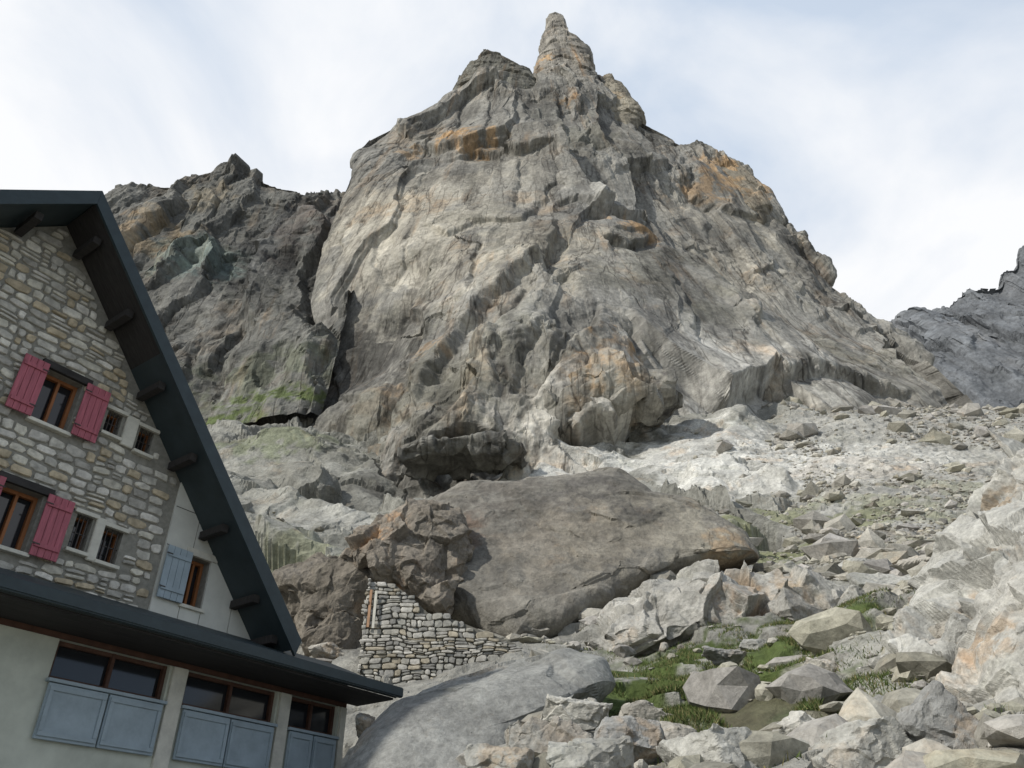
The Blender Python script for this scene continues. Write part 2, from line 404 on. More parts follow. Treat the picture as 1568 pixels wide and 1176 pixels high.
def rockify(V, N, sc, amp, seed, fine=1., ani=(1.3, 1.1, .8), soft=.06):
    W = V+.16*sc*np.stack([fbm(V/sc, 3, seed), fbm(V/sc, 3, seed+9), fbm(V/sc, 3, seed+19)], 1)
    f1, o1 = facet(W/(sc*np.array(ani)), seed+1, 2.2, soft)
    f2, o2 = facet(W/(sc*.36), seed+31, 1.8, soft*1.6)
    d = amp*(.7*f1+.24*f2+.4*fbm(V/sc, 2, seed+3)+.10*fine*fbm(V/(sc*.14), 4, seed+5))
    return V+N*d[:, None], 1+.09*o1+.06*o2

VV, FF, CC = [Vd], [Fm], [C]; nv = len(Vd)
for outl, Yc, th, base_, sc, am, bl in [
    ([(690,150),(703,128),(714,108),(726,104),(740,86),(752,92),(768,98),(792,108),(815,120),(835,150),(800,185),(730,180)], 219, 9, (.17,.165,.14), 6, .6, ()),
    ([(815,122),(820,100),(828,84),(828,62),(836,46),(838,32),(850,26),(862,29),(868,44),(870,57),(884,66),(890,73),(905,81),(909,100),(912,122),(925,170),(860,190),(800,165)], 235, 9, (.30,.28,.24), 8, .55,
      ((at(832,95,228), 5, (.46,.31,.17), .9), (at(822,115,228), 4, (.42,.29,.17), .8), (at(895,100,228), 6, (.46,.40,.31), .7), (at(850,45,228), 4, (.36,.34,.30), .6))),
    ([(905,128),(920,122),(930,117),(936,128),(952,132),(962,150),(970,164),(990,185),(960,215),(905,185)], 227.5, 6, (.30,.275,.22), 6, .6, ((at(945,150,222), 5, (.42,.33,.22), .7),)),
    ([(1050,262),(1075,243),(1100,242),(1130,250),(1160,280),(1188,325),(1170,350),(1110,345),(1065,320)], 218, 6, (.29,.26,.205), 12, .7, ((at(1110,285,210), 10, rust, .7),)),
    ]:
    v2, f2_, n2_ = relief(outl, Yc, th, .25, 3, 300, 100, 3.5)
    v2, j2 = rockify(v2, n2_, sc, am, 200+int(outl[0][0]), .6)
    VV.append(v2); FF.append(f2_+nv); CC.append(paint(v2, base_, bl, 9)*j2[:, None]); nv += len(v2)
Vall = np.concatenate(VV)
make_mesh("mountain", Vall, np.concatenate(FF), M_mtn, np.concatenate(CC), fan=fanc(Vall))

# ---------------------------------------------------------------- LEFT CLIFF / DISTANT RIDGE
def cliff(name, crest, base, nr, nc, mat, colr, seed, S, amp, blobs=(), fine=1., jag=0.):
    cw = np.array([at(*p) for p in crest]); bw = np.array([at(*p) for p in base])
    xs = np.linspace(cw[0, 0], cw[-1, 0], nc)
    cy = np.interp(xs, cw[:, 0], cw[:, 1]); cz = np.interp(xs, cw[:, 0], cw[:, 2])
    cz = cz+jag*fbm(np.stack([xs/(S*.5), xs*0, xs*0], 1), 5, 3, .65)
    by = np.interp(xs, bw[:, 0], bw[:, 1]); bz = np.interp(xs, bw[:, 0], bw[:, 2])
    t = np.linspace(0, 1, nr)[:, None]
    Yf = by+(cy-by)*t**1.25; Zf = bz+(cz-bz)*t
    tb = np.linspace(0, 1, 40)[1:, None]
    Yb = cy+80*tb*S/18; Zb = cz-(cz-bz)*tb**1.3
    V = np.stack([np.repeat(xs[None], nr+39, 0), np.concatenate([Yf, Yb]), np.concatenate([Zf, Zb])], 2).reshape(-1, 3)
    Fc = grid_faces(nr+39, nc); N = vnormals(V, Fc)
    if N[nc*(nr//2)+nc//2, 1] > 0: N = -N
    W = V+.2*S*np.stack([fbm(V/S, 3, seed), fbm(V/S, 3, seed+9), fbm(V/S, 3, seed+19)], 1)
    f1, o1 = facet(W/(S*np.array([.8, 6, 3.6])), seed+1, 1.7, .08); f2, o2 = facet(W/(S*np.array([.28, 2.0, 1.0])), seed+21, 1.5, .14)
    f3, o3 = facet(W/(S*np.array([.12, .5, .25])), seed+41, 1.5, .25)
    d = amp*(1.0*f1+.34*f2*fine+.11*f3*fine+1.0*fbm(V/(S*2.5), 3, seed+4)+.07*fine*fbm(V/(S*.12), 3, seed+6))
    Vd = V+N*d[:, None]
    C = paint(V, colr, blobs, seed)*(1+.12*o1+.10*o2+.06*o3)[:, None]
    return make_mesh(name, Vd, Fc, mat, C, fan=V)

lc = [(-700,380,250),(-200,330,240),(60,320,232),(150,302,230),(200,291,229),(280,284,228),(310,270,227),(335,268,226.5),(345,257,226),(400,272,225),(420,285,224.5),(445,291,224),(520,299,222),(620,310,222)]
lb = [(-700,700,190),(-200,690,175),(100,680,165),(300,670,155),(420,650,150),(520,630,150),(620,620,150)]
def lw(px, py): return at(px, py, np.interp(py, [270, 650], [224, 155]))
lbl = [(lw(230,370),(16,40,14),(.34,.27,.18),.8),(lw(320,310),(12,40,10),(.31,.27,.20),.7),(lw(300,400),(20,40,12),(.24,.28,.25),.8),
       (lw(330,420),(12,40,10),(.20,.26,.24),.6),(lw(430,400),(18,40,40),(.11,.11,.105),.7),(lw(400,600),(30,40,10),(.13,.145,.09),.5),
       (lw(340,660),(12,60,3.5),(.10,.13,.045),.9),(lw(430,635),(14,60,3.),(.10,.13,.045),.9),(lw(480,380),(10,40,30),(.14,.12,.105),.6),(lw(370,480),(16,40,16),(.27,.265,.24),.6)]
cliff("rock_wall", lc, lb, 430, 600, M_wall, (.175,.173,.156), 300, 20, 2.9, lbl, 1.2, .6)
rc = [(1250,560,640),(1365,497,630),(1400,482,625),(1440,474,620),(1460,462,618),(1480,455,615),(1500,438,612),(1520,430,610),(1532,408,609),(1545,404,606),(1562,384,604),(1590,372,600),(1640,330,600),(1760,240,600),(1900,330,600)]
rb = [(1250,700,500),(1365,690,480),(1500,690,470),(1640,690,460),(1900,690,440)]
cliff("ridge", rc, rb, 300, 460, M_ridge, (.16,.17,.18), 400, 45, 5., fine=1.3, jag=6.)  # bluish grey base colour stands in for distance haze

# ---------------------------------------------------------------- GROUND
gc = [(0,0,-1.6),(-6,0,-1.9),(8,0,-1.0),(0,6,-.5),(-8,8,-1.2),(-10,16,-.2),(-4,15.5,.6),(-15,25,4),(-5,-5,-2.4),(12,6,1.2),(-30,30,6),(-30,0,-3),(30,0,3)]
gc = [np.array(p, float) for p in gc]
for p in [(600,1190,14),(900,1185,10.5),(1200,1182,9.5),(1560,1180,8.5),(760,1120,17),(1000,1105,15),(1200,1085,15),(930,1015,22),(1100,988,23.5),
          (1240,985,22),(780,1018,24.5),(600,1066,23),(700,1050,21),(1050,900,31),(1270,905,29),(1400,895,33),(1300,850,44),(1200,852,42),
          (1568,775,20),(1568,905,13.5),(1568,1050,10),(1500,870,20),(1400,930,25),(1400,1060,14),
          (1200,775,74),(1400,765,66),(1568,665,108),(1480,628,150),(1300,640,122),(1400,705,95),(1568,627,150),(1700,640,150),(1700,800,60),(1650,720,90),
          (1180,700,104),(650,705,119),(850,670,121),(1000,640,124),(1180,640,130),(480,872,60),(400,800,88),(700,810,90),(1000,800,84),(1150,825,50),
          (400,680,128),(300,660,140),(520,680,127),(540,780,96),(800,740,106),(1000,730,104),(390,1000,25),(450,1010,27),(100,900,60),(100,720,130),
          (-300,800,120),(-300,950,50),(1350,625,150),(500,990,30),(1000,870,45),(800,870,50),(640,870,52)]:
    gc.append(at(*p))
gc = np.array(gc); gR = RBF(gc[:, :2], gc[:, 2], 4.0)
def ground_base(x, y):
    xc = np.clip(x, -150, 220); yc = np.clip(y, -12, 165)
    e = np.hypot(x-xc, y-yc); z = gR(np.stack([xc, yc], 1))
    return z-.12*np.minimum(e, 400)
def masks(x, y):
    far = sstep(34, 60, y); q = x/np.maximum(y, 1)
    ta = sstep(.33, .43, q+.05*np.sin(y*.13))
    return far, ta
def ground_d(x, y):
    """base height + offset along the surface normal"""
    x = np.asarray(x, float); y = np.asarray(y, float)
    b = ground_base(x, y); P = np.stack([x, y, b], 1)
    far, ta = masks(x, y)
    fr = (y > 2) & (np.abs(x) < 1.1*y+5) & (y < 190)
    z = np.zeros(len(x)); o = np.zeros(len(x))
    near = (1-far)
    m = fr & (near > 0)
    f, oo = facet((P[m]+.5*fbm(P[m]/1.5, 2, 3)[:, None])/np.array([1.7, 1.7, 1.2]), 600, 1.4, .12)
    nn = sstep(3, 9, y[m])
    z[m] += near[m]*nn*(.20*f+.26*fbm(P[m]/3.5, 4, 61)); o[m] += near[m]*oo*.6
    m = fr & (far*(1-ta) > 0)
    Wp = P[m]+1.6*np.stack([fbm(P[m]/9, 3, 71), fbm(P[m]/9, 3, 72), fbm(P[m]/9, 3, 73)], 1)
    Fn = fanc(Wp)
    f1, o1 = facet(Fn/np.array([13, 30, 22.]), 620, 2.2, .12)
    a = math.radians(-24); R = np.array([[math.cos(a), 0, math.sin(a)], [0, 1, 0], [-math.sin(a), 0, math.cos(a)]])
    f2, o2 = facet((Wp@R.T)/np.array([10, 9, 5.]), 640, 2.0, .16); f3, o3 = facet((Wp@R.T)/np.array([3.6, 3.6, 2.]), 660, 1.8, .25)
    w = far[m]*(1-ta[m]); rg = sstep(-.5, .4, fbm(P[m]/14, 3, 99))
    z[m] += w*(1.4*f1+(.55+.75*rg)*f2+(.12+.36*rg)*f3+1.2*fbm(P[m]/25, 3, 98)+.12*fbm(P[m]/1.5, 3, 97)); o[m] += w*(o1+o2+.6*o3)*.8
    m = fr & (far*ta > 0)
    f1, o1 = facet(P[m]/1.1, 680, 1.3, .2)
    w = far[m]*ta[m]
    z[m] += w*(.2*f1+.8*fbm(P[m]/12, 4, 81)+.12*fbm(P[m]/.9, 2, 83)); o[m] += w*o1
    return z, o, b
def ground_z(x, y):
    d, o, b = ground_d(x, y); return b+d*1.15, o, b
rs = np.concatenate([np.linspace(1.2, 7, 25)[:-1], np.geomspace(7, 32, 300)[:-1], np.geomspace(32, 80, 200)[:-1], np.geomspace(80, 135, 360)[:-1], np.geomspace(135, 175, 60)[:-1], np.geomspace(175, 6000, 40)])
az = np.radians(np.concatenate([np.linspace(-180, -46, 60)[:-1], np.linspace(-46, 46, 900)[:-1], np.linspace(46, 180, 60)[:-1]]))
Xg = (rs[:, None]*np.sin(az)); Yg = (rs[:, None]*np.cos(az))
xg, yg = Xg.ravel(), Yg.ravel()
dg_, og, bg = ground_d(xg, yg)
Vb = np.stack([xg, yg, bg], 1)
Fg = grid_faces(len(rs), len(az), True)[:, ::-1]
Ng = vnormals(Vb, Fg)
if Ng[:, 2].mean() < 0: Ng = -Ng; Fg = Fg[:, ::-1]
Vg = Vb+Ng*dg_[:, None]
far, ta = masks(xg, yg)
g1 = (.085,.115,.035); g2 = (.19,.20,.10); soil = (.13,.12,.08)
base = np.array([.30,.295,.265])*np.ones((len(xg), 3))
scr = np.array([.345,.34,.31]); slb = np.array([.265,.262,.232])
base = base*(1-far[:, None])+far[:, None]*(ta[:, None]*scr+(1-ta[:, None])*slb)
wp = (.53,.525,.485)
gb = [(at(1000,1045,18.5),(3.2,4,2),g1,1.),(at(1130,1008,22),(3.8,3,2),g1,1.),(at(1080,1085,15.5),(2.6,3,2),g1,.95),(at(1200,1000,21),(2.4,2.5,2),g1,.9),(at(960,1090,15.5),(1.6,2,2),g1,.9),(at(1170,1110,13),(1.8,1.8,2),g1,.8),
      (at(1180,1130,12),(1.5,2,1.5),soil,.7),(at(1050,1140,12),(1.5,2,1.5),soil,.7),
      (at(950,700,112),(18,18,14),wp,.9),(at(1080,690,112),(18,18,14),wp,.9),(at(1130,740,95),(13,14,10),wp,.9),(at(830,720,108),(12,14,8),wp,.6),(at(1260,710,100),(16,16,11),wp,.85),(at(1330,720,92),(10,12,8),(.46,.43,.38),.6),(at(500,800,85),(10,10,7),wp,.3),
      (at(1170,840,46),(7,6,6),g2,.8),(at(1220,790,62),(8,10,6),g2,.5),(at(1000,800,80),(10,8,6),g2,.5),(at(1300,780,62),(10,10,6),g2,.45),(at(450,860,62),(5,6,5),g2,.5),
      (at(420,690,124),(14,14,6),(.14,.17,.07),.5),(at(700,800,90),(8,8,5),g2,.3),(at(1350,840,45),(6,5,4),g2,.5),(at(1450,740,75),(9,9,6),g2,.35),
      (at(820,760,98),(14,8,6),(.2,.19,.165),.5),(at(700,730,110),(12,9,7),(.11,.107,.096),.9),(at(560,700,118),(14,14,8),(.19,.186,.16),.7),(at(450,730,110),(14,14,8),(.19,.186,.16),.5)]  # near-black blob paints the low overhang's shadow onto the ground colour
Cg = base.copy()
for (c, r, colr, st) in gb:
    D2 = (((Vb-c)/np.array(r))**2).sum(1); m = D2 < 6
    w = np.exp(-D2[m])*(1+1.*fbm(Vb[m]/(min(r)*.45), 5, 5, .6)); w = sstep(.2, .75, w)*st
    Cg[m] = Cg[m]*(1-w[:, None])+np.array(colr)*w[:, None]
Cg = Cg*(1+.12*og)[:, None]
make_mesh("ground", Vg, Fg, M_ground, Cg)

# ---------------------------------------------------------------- BOULDERS
ICO = {}
def ico(n):
    if n not in ICO:
        bm = bmesh.new(); bmesh.ops.create_icosphere(bm, subdivisions=n, radius=1)
        V = np.array([v.co[:] for v in bm.verts]); V /= np.linalg.norm(V, axis=1)[:, None]
        Fc = np.array([[v.index for v in f.verts] for f in bm.faces]); bm.free(); ICO[n] = (V, Fc)
    return ICO[n]
def rot_rand(r, tilt=.5):
    a, b, c = r.uniform(-tilt, tilt), r.uniform(-tilt, tilt), r.uniform(0, 6.28)
    return np.array((Matrix.Rotation(a, 3, 'X') @ Matrix.Rotation(b, 3, 'Y') @ Matrix.Rotation(c, 3, 'Z')))
def polyr(dirs, r, npl=14):
    n = r.normal(size=(npl, 3)); n /= np.linalg.norm(n, axis=1)[:, None]
    n = np.concatenate([n, np.eye(3), -np.eye(3)]); d = np.concatenate([r.uniform(.55, .95, npl), r.uniform(.7, 1., 6)])
    q = dirs@n.T; q = np.where(q > .05, d/np.maximum(q, .05), 9)
    return dirs*np.minimum(q.min(1), 1.45)[:, None]
def boulder(name, px, py, Y, wpx, hpx, seed, sub=5, dep=1., tone=(.36,.35,.31), mat=None, tilt=.4, blobs=(), amp=.07):
    c = at(px, py, Y); t = Y/(CP-SP*(588-py)/F)/F
    r = np.random.default_rng(seed); D, Fc = ico(sub)
    V = polyr(D, r, 9); V = V@rot_rand(r, tilt).T
    V = V/np.abs(V).max(0)*np.array([wpx*t, (wpx+hpx)/2*t*dep, hpx*t*1.05])
    V = V+c; N = vnormals(V, Fc); sz = (wpx+hpx)/2*t
    V, jj = rockify(V, N, sz*.7, sz*amp, seed+7, .7)
    C = paint(V, tone, [(at(a, b_, Y), rr, cc, st) for a, b_, rr, cc, st in blobs], seed)*jj[:, None]
    return make_mesh(name, V, Fc, mat or M_bld, C)
def slab(name, outline, Y, th, tilt, seed, sc, amp, tone, mat, blobs=(), p=2.4, nphi=420, nr=150, ani=(1.3, 1.1, .8), fine=1.):
    V, Fc, N = relief(outline, Y, th, tilt, seed, nphi, nr, p)
    V, jj = rockify(V, N, sc, amp, seed, fine, ani)
    C = paint(V, tone, [(at(a, b_, Y), rr, cc, st) for a, b_, rr, cc, st in blobs], seed)*jj[:, None]
    return make_mesh(name, V, Fc, mat, C, fan=V)

slab("boulder", [(640,790),(665,765),(700,752),(780,745),(870,738),(945,729),(962,740),(1000,766),(1090,783),(1145,820),(1163,858),(1060,884),(990,908),
     (900,950),(850,985),(780,1000),(720,965),(660,940),(632,900),(612,865),(605,830)], 31, 1.9, .68, 77, 4.2, .20, (.215,.203,.175), M_big,
     [(900,765,2.2,(.13,.122,.11),.8),(760,775,2.5,(.14,.128,.11),.8),(960,860,3,(.33,.30,.24),.6),(800,890,2.5,(.30,.27,.22),.6),(1080,830,2.5,(.34,.315,.255),.7),
      (680,850,1.8,(.20,.15,.115),.8),(720,930,1.5,(.36,.32,.25),.5),(880,850,2.,(.28,.25,.20),.5),(1110,860,1.2,(.38,.27,.16),.6)], p=7., ani=(1.7, 1.3, 1.2), nphi=640, nr=230, fine=1.7)
slab("rock_outcrop", [(425,892),(470,872),(530,858),(580,862),(600,900),(575,960),(560,1060),(500,1050),(470,1010),(450,960)], 30, 2.2, .2, 22, 1.8, .3,
     (.20,.178,.145), M_big, [(540,950,1.3,(.34,.24,.15),.6),(470,900,1.,(.14,.13,.115),.6)], nphi=360, nr=120, p=4., fine=1.4)
slab("rock_outcrop", [(520,862),(548,838),(575,812),(610,790),(660,772),(705,790),(720,840),(705,900),(690,950),(650,935),(615,905),(575,897),(545,890)], 28.8, 1.5, .3, 23, 1.3, .26,
     (.225,.20,.165), M_bld, [(585,850,.8,(.42,.26,.14),.85),(640,895,.8,(.38,.24,.14),.8),(660,820,.9,(.14,.13,.11),.8),(610,815,.6,(.40,.25,.14),.7),(690,880,.6,(.17,.15,.12),.8)], nphi=420, nr=140, p=3.5, fine=1., ani=(.8, 1, 1.1))
# roofs and blocks at the foot of the cliff
slab("rock_outcrop", [(610,700),(650,690),(700,684),(760,684),(805,692),(798,704),(760,709),(700,712),(650,716),(618,710)], 107, 4, -1.2, 61, 5, .8, (.19,.185,.165), M_mtn, p=6., ani=(.8, 1, 1.5))  # tone darkened to stand in for the shaded overhang
slab("rock_outcrop", [(795,690),(815,650),(845,608),(885,578),(930,566),(985,575),(1030,592),(1048,618),(1005,636),(950,652),(900,664),(860,690),(820,712)], 118, 7, -.35, 62, 9, 1.4, (.30,.288,.25), M_mtn,
     [(920,600,8,(.40,.30,.19),.7),(990,605,5,(.11,.105,.1),.9),(850,640,7,(.22,.21,.18),.7)], p=4., ani=(.6, 1, 1.1), fine=.7)  # near-black blob is overhang shade put into the colour
slab("rock_outcrop", [(893,992),(925,955),(960,935),(1010,903),(1060,886),(1150,893),(1230,905),(1285,925),(1300,960),(1240,990),(1150,1000),(1060,1005),(1000,1015),(950,1030)],
     26.5, 2.2, .5, 25, 1.9, .42, (.38,.37,.335), M_bld, [(1100,960,1.3,(.40,.28,.18),.85),(1060,985,1.,(.40,.28,.19),.8),(1180,945,1.4,(.35,.28,.2),.8),(1130,930,1,(.42,.32,.22),.6)], ani=(.8, 1, 1.2), p=4., fine=.6)
slab("rock_outcrop", [(1385,1050),(1420,985),(1455,915),(1500,850),(1535,770),(1575,700),(1660,660),(1740,800),(1740,1200),(1600,1300),(1450,1300),(1400,1180)],
     14.0, 1.5, .75, 27, 1.9, .55, (.41,.405,.37), M_bld, [(1500,960,.5,(.40,.30,.2),.6),(1540,860,.5,(.42,.32,.22),.6),(1460,1060,.5,(.30,.28,.24),.6)], ani=(.5, 1., 1.5), p=4., fine=.5)
slab("boulder", [(520,1210),(562,1130),(600,1085),(650,1062),(780,1016),(870,1003),(922,1018),(935,1050),(915,1080),(860,1100),(820,1140),(790,1220),(700,1290),(560,1290)],
     14.5, 1.4, .9, 26, 2.8, .10, (.27,.272,.255), M_bld, nphi=420, nr=150, p=3.8, fine=1.5)
slab("boulder", [(1470,1190),(1480,1080),(1500,960),(1520,880),(1545,850),(1590,840),(1640,900),(1650,1100),(1640,1250),(1500,1260)],
     10.2, .8, .35, 88, 1.0, .16, (.43,.42,.38), M_bld, [(1530,1000,.4,(.42,.32,.22),.6)], p=6., ani=(.7, 1, 1.6), fine=.8)
slab("boulder", [(1512,840),(1520,760),(1540,705),(1575,680),(1620,700),(1640,800),(1600,860),(1540,870)],
     16.5, .9, .35, 89, 1.1, .16, (.42,.41,.37), M_bld, [(1540,780,.5,(.44,.34,.23),.6)], p=6., ani=(.7, 1, 1.6), fine=.8, nphi=300, nr=100)
big = [(830,1140,10.5,75,45,1,.9),(880,1095,12.5,60,26,2,1),(960,1140,11,70,35,3,1),(985,1092,13.5,42,22,4,1),(1110,1168,9.3,95,45,5,1),
       (1230,1130,11.,60,35,7,1),(1290,1080,13,65,40,8,1),(1262,1040,16,52,26,9,1),(1320,944,22,50,42,10,1),(1370,1110,11,70,55,11,1),(1395,1050,13,40,34,12,1),
       (1110,1005,20,36,12,13,1),(1370,985,18,52,32,15,1),(1430,925,18,46,34,16,1),(1440,1120,9.2,65,75,18,1),(1480,1010,12,45,70,51,1),(1490,870,17,45,48,53,1),
       (1310,1160,9.3,85,50,20,1),(1350,1030,14,45,30,22,1),(1250,985,20,35,18,24,1),
       (900,1170,8.8,75,38,25,1),(1370,900,28,80,24,26,1.),(1430,866,31,70,24,29,1),(760,1180,9.5,60,35,30,1),
       (1160,990,22,30,12,31,1),(1040,1125,12,40,20,34,1),(870,1060,15,36,14,35,1),(560,1110,15.5,16,20,36,1),
       (1190,880,36,40,16,37,1),(1130,900,34,40,14,38,1),(500,1000,27,30,16,39,1),(430,985,26,32,16,40,1),(1320,870,38,36,14,41,1),(1260,850,44,30,12,42,1)]
tones = [(.375,.37,.335),(.34,.337,.31),(.41,.40,.36),(.29,.29,.275),(.38,.36,.315)]
for (px, py, Yd, w, h, sd, dp) in big:
    boulder("boulder", px, py, Yd, w, h, 1000+sd, 6 if w*h > 1500 else 5, dp, tones[sd % 5], tilt=.6, blobs=[(px+w*.3, py, .35, (.38,.28,.18), .5)] if sd % 3 == 0 else ())

# ---- scattered rocks: one object for the scree
def scatter(name, x, y, size, sub, seed, tone, mat, sink=.25, flat=.62):
    r = np.random.default_rng(seed); D, Fc = ico(sub)
    shapes = [polyr(D, r, 7) for _ in range(24)]
    z, _, b = ground_z(x, y); VV, FF, CC = [], [], []; nv = len(D)
    for i in range(len(x)):
        S = shapes[i % 24]@rot_rand(r, .9).T
        S = S*size[i]*np.array([r.uniform(.7, 1.5), r.uniform(.8, 1.2), flat*r.uniform(.5, 1.5)])
        VV.append(S+np.array([x[i], y[i], z[i]+size[i]*(flat-sink)*.4])); FF.append(Fc+i*nv)
        t = np.array(tone)*r.uniform(.62, 1.2)*np.array([1.03, 1, r.uniform(.88, 1.02)])
        CC.append(np.repeat(t[None], nv, 0))
    V = np.concatenate(VV); ss = np.repeat(size, nv)[:, None]
    V = V+.13*ss*np.stack([vnoise(V/ss*1.7, seed), vnoise(V/ss*1.7, seed+1), vnoise(V/ss*1.7, seed+2)], 1)
    return make_mesh(name, V, np.concatenate(FF), mat, np.concatenate(CC))
n = 42000
y = np.exp(rng.uniform(np.log(32), np.log(158), n)); q = rng.uniform(.24, .9, n); x = q*y
clump = fbm(np.stack([x/9, y/9, x*0], 1), 3, 31)
k = (rng.uniform(0, 1, n) < np.where(q < .40, .22, 1)) & (rng.uniform(-.7, .5, n) < clump); x, y = x[k], y[k]
sz = .07+.095*rng.pareto(2.3, len(x)); sz = np.minimum(sz, 1.8)*(.55+y/110)
scatter("scree", x, y, sz, 1, 5, (.355,.348,.315), M_scree)
n = 3600
y = np.exp(rng.uniform(np.log(7.5), np.log(36), n)); q = rng.uniform(-.12, .85, n); x = q*y
keep = ~((q < .46) & (q > .08) & (y > 11) & (y < 25) & (rng.uniform(0, 1, n) < .88)) & ~((x > -5) & (x < .8) & (y > 20) & (y < 25)); x, y = x[keep], y[keep]
sz = np.minimum(.045+.07*rng.pareto(2.0, len(x)), .5)*(.6+y/25)
scatter("rubble", x, y, sz, 2, 6, (.35,.345,.31), M_scree)
n = 700
y = rng.uniform(26, 70, n); q = rng.uniform(-.45, .3, n); x = q*y
sz = np.minimum(.12+.15*rng.pareto(2.6, n), 1.1)
scatter("rubble", x, y, sz, 1, 8, (.33,.32,.285), M_scree)

# ---- grass
gx, gy = [], []
for (c, r, cc, st) in gb[:6]:
    m = 14000; a = rng.normal(size=(m, 2))*.62; gx.append(c[0]+a[:, 0]*r[0]); gy.append(c[1]+a[:, 1]*r[1])
m = 5000; yy = rng.uniform(9, 16, m); gx.append(rng.uniform(.12, .6, m)*yy); gy.append(yy)
gx = np.concatenate(gx); gy = np.concatenate(gy); P2 = np.stack([gx, gy, gx*0], 1)
k = fbm(P2/.9, 3, 44) > -.15; gx, gy = gx[k], gy[k]
gz, _, _ = ground_z(gx, gy); n = len(gx)
a = rng.uniform(0, 6.28, n); h = rng.uniform(.04, .13, n); w = rng.uniform(.006, .014, n); lean = rng.normal(size=(n, 2))*.05
b0 = np.stack([gx, gy, gz-.01], 1); dv = np.stack([np.cos(a)*w, np.sin(a)*w, 0*a], 1)
Vt = np.stack([b0-dv, b0+dv, b0+np.stack([lean[:, 0], lean[:, 1], h], 1)], 1).reshape(-1, 3)
ct = np.array([.085,.118,.035])*rng.uniform(.55, 1.3, (n, 1)); yl = rng.uniform(0, 1, n) < .25; ct[yl] = np.array([.20,.18,.08])
M_grass = plain("grass_blades", (.1,.15,.04), .8, .2, 2., 0., attr=True)
make_mesh("grass", Vt, np.arange(n*3).reshape(-1, 3), M_grass, np.repeat(ct, 3, 0))

# ---------------------------------------------------------------- masonry generator
def masonry(u0, u1, z0, z1, inside, seed, ch=(.12,.20), ln=(.14,.38), dep=.045, gap=.012, warp=.04, pal=None):
    """stones on plane (u,z), outward = -y"""
    r = np.random.default_rng(seed); VV, FF, CC = [], [], []; z = z0; k = 0
    pal = pal or [(.60,.57,.48),(.64,.61,.53),(.52,.50,.44),(.52,.44,.31),(.68,.65,.58),(.46,.44,.39)]
    while z < z1:
        h = r.uniform(*ch); u = u0+r.uniform(-.2, 0)
        while u < u1:
            l = r.uniform(*ln)*(1.0 if r.uniform() > .15 else 1.4); parts = [(z, h)]
            if r.uniform() < .12: parts = [(z, h*.5), (z+h*.5, h*.5)]
            for (zz, hh) in parts:
                cu, cz = u+l/2, zz+hh/2
                if inside(cu, cz, l/2, hh/2):
                    a, b = l/2-gap, hh/2-gap
                    pts = [(-a,-b),(0,-b),(a,-b),(a,0),(a,b),(0,b),(-a,b),(-a,0)]
                    q = []
                    for i, (pu, pz) in enumerate(pts):
                        ju, jz = r.uniform(-1, 1, 2)*min(a, b)*.2
                        f = .86 if i % 2 == 0 else 1.02
                        q.append((pu*f+ju, pz*f+jz))
                    q = np.array(q); d = dep*r.uniform(.4, 1.2)
                    rings = [(1., .02), (1., -d*.6), (.86, -d)]
                    vs = []
                    for sc_, yy in rings:
                        vs += [(cu+p[0]*sc_, yy+r.uniform(-.004, .004), cz+p[1]*sc_) for p in q]
                    vs.append((cu, -d-r.uniform(0, .012), cz)); n0 = k
                    for rg in range(2):
                        for i in range(8):
                            A, B_ = n0+rg*8+i, n0+rg*8+(i+1) % 8
                            FF.append((A, B_, B_+8)); FF.append((A, B_+8, A+8))
                    for i in range(8): FF.append((n0+16+i, n0+16+(i+1) % 8, n0+24))
                    VV += vs; k += 25
                    c = np.array(pal[r.integers(0, len(pal))])*r.uniform(.8, 1.1); CC += [c]*25
            u += l
        z += h
    V = np.array(VV); W = np.stack([V[:, 0], V[:, 0]*0, V[:, 2]], 1)
    V[:, 2] += warp*fbm(W/.7, 2, seed); V[:, 0] += warp*fbm(W/.6+9, 2, seed+2)
    return V, np.array(FF), np.array(CC)
M_stone = plain("masonry_stone", None, .9, .35, 7., .5, attr=True)
M_mortar = plain("mortar", (.27,.26,.225), .95, .25, 10., .5)

# ---------------------------------------------------------------- HUT
hut = bpy.data.objects.new("stone_hut", None); scene.collection.objects.link(hut)
hut.rotation_euler = (0, 0, math.atan2(.813, .582))
M_roof = plain("roof_metal", (.035,.05,.055), .55, .2, 2., .1, .4)
M_fascia = plain("fascia_paint", (.03,.045,.05), .5, .2, 5., .1, .4)
M_soff = plain("soffit_boards", (.045,.042,.04), .8, .35, 6., .3, stretch=(.3, 6, 1))
M_red = plain("shutter_red_paint", (.40,.12,.15), .65, .3, 4., .2, .3, stretch=(6, 1, .6))
M_blue = plain("shutter_blue_paint", (.34,.41,.45), .6, .16, 3., .1, .3)
M_white = plain("cladding_panel", (.62,.62,.56), .7, .16, 1.2, .1)
M_cream = plain("annex_render", (.54,.56,.48), .85, .2, 1.3, .2)
M_wood = plain("window_frame_wood", (.30,.12,.045), .6, .3, 6., .2, .3, stretch=(1, 1, .2))
M_dwood = plain("dark_window_wood", (.09,.045,.03), .6, .3, 6., .2, .3)
M_glass, _, gbp = new_mat("window_glass"); gbp.inputs['Base Color'].default_value = (.02,.022,.025,1); gbp.inputs['Roughness'].default_value = .08; gbp.inputs['Specular IOR Level'].default_value = .6
M_iron = plain("iron", (.05,.04,.035), .5, .2, 8., .1, .4)
M_in = plain("interior_dark", (.03,.028,.025), .9, .2)
M_pier = plain("limewash", (.62,.60,.52), .85, .2, 4., .2)

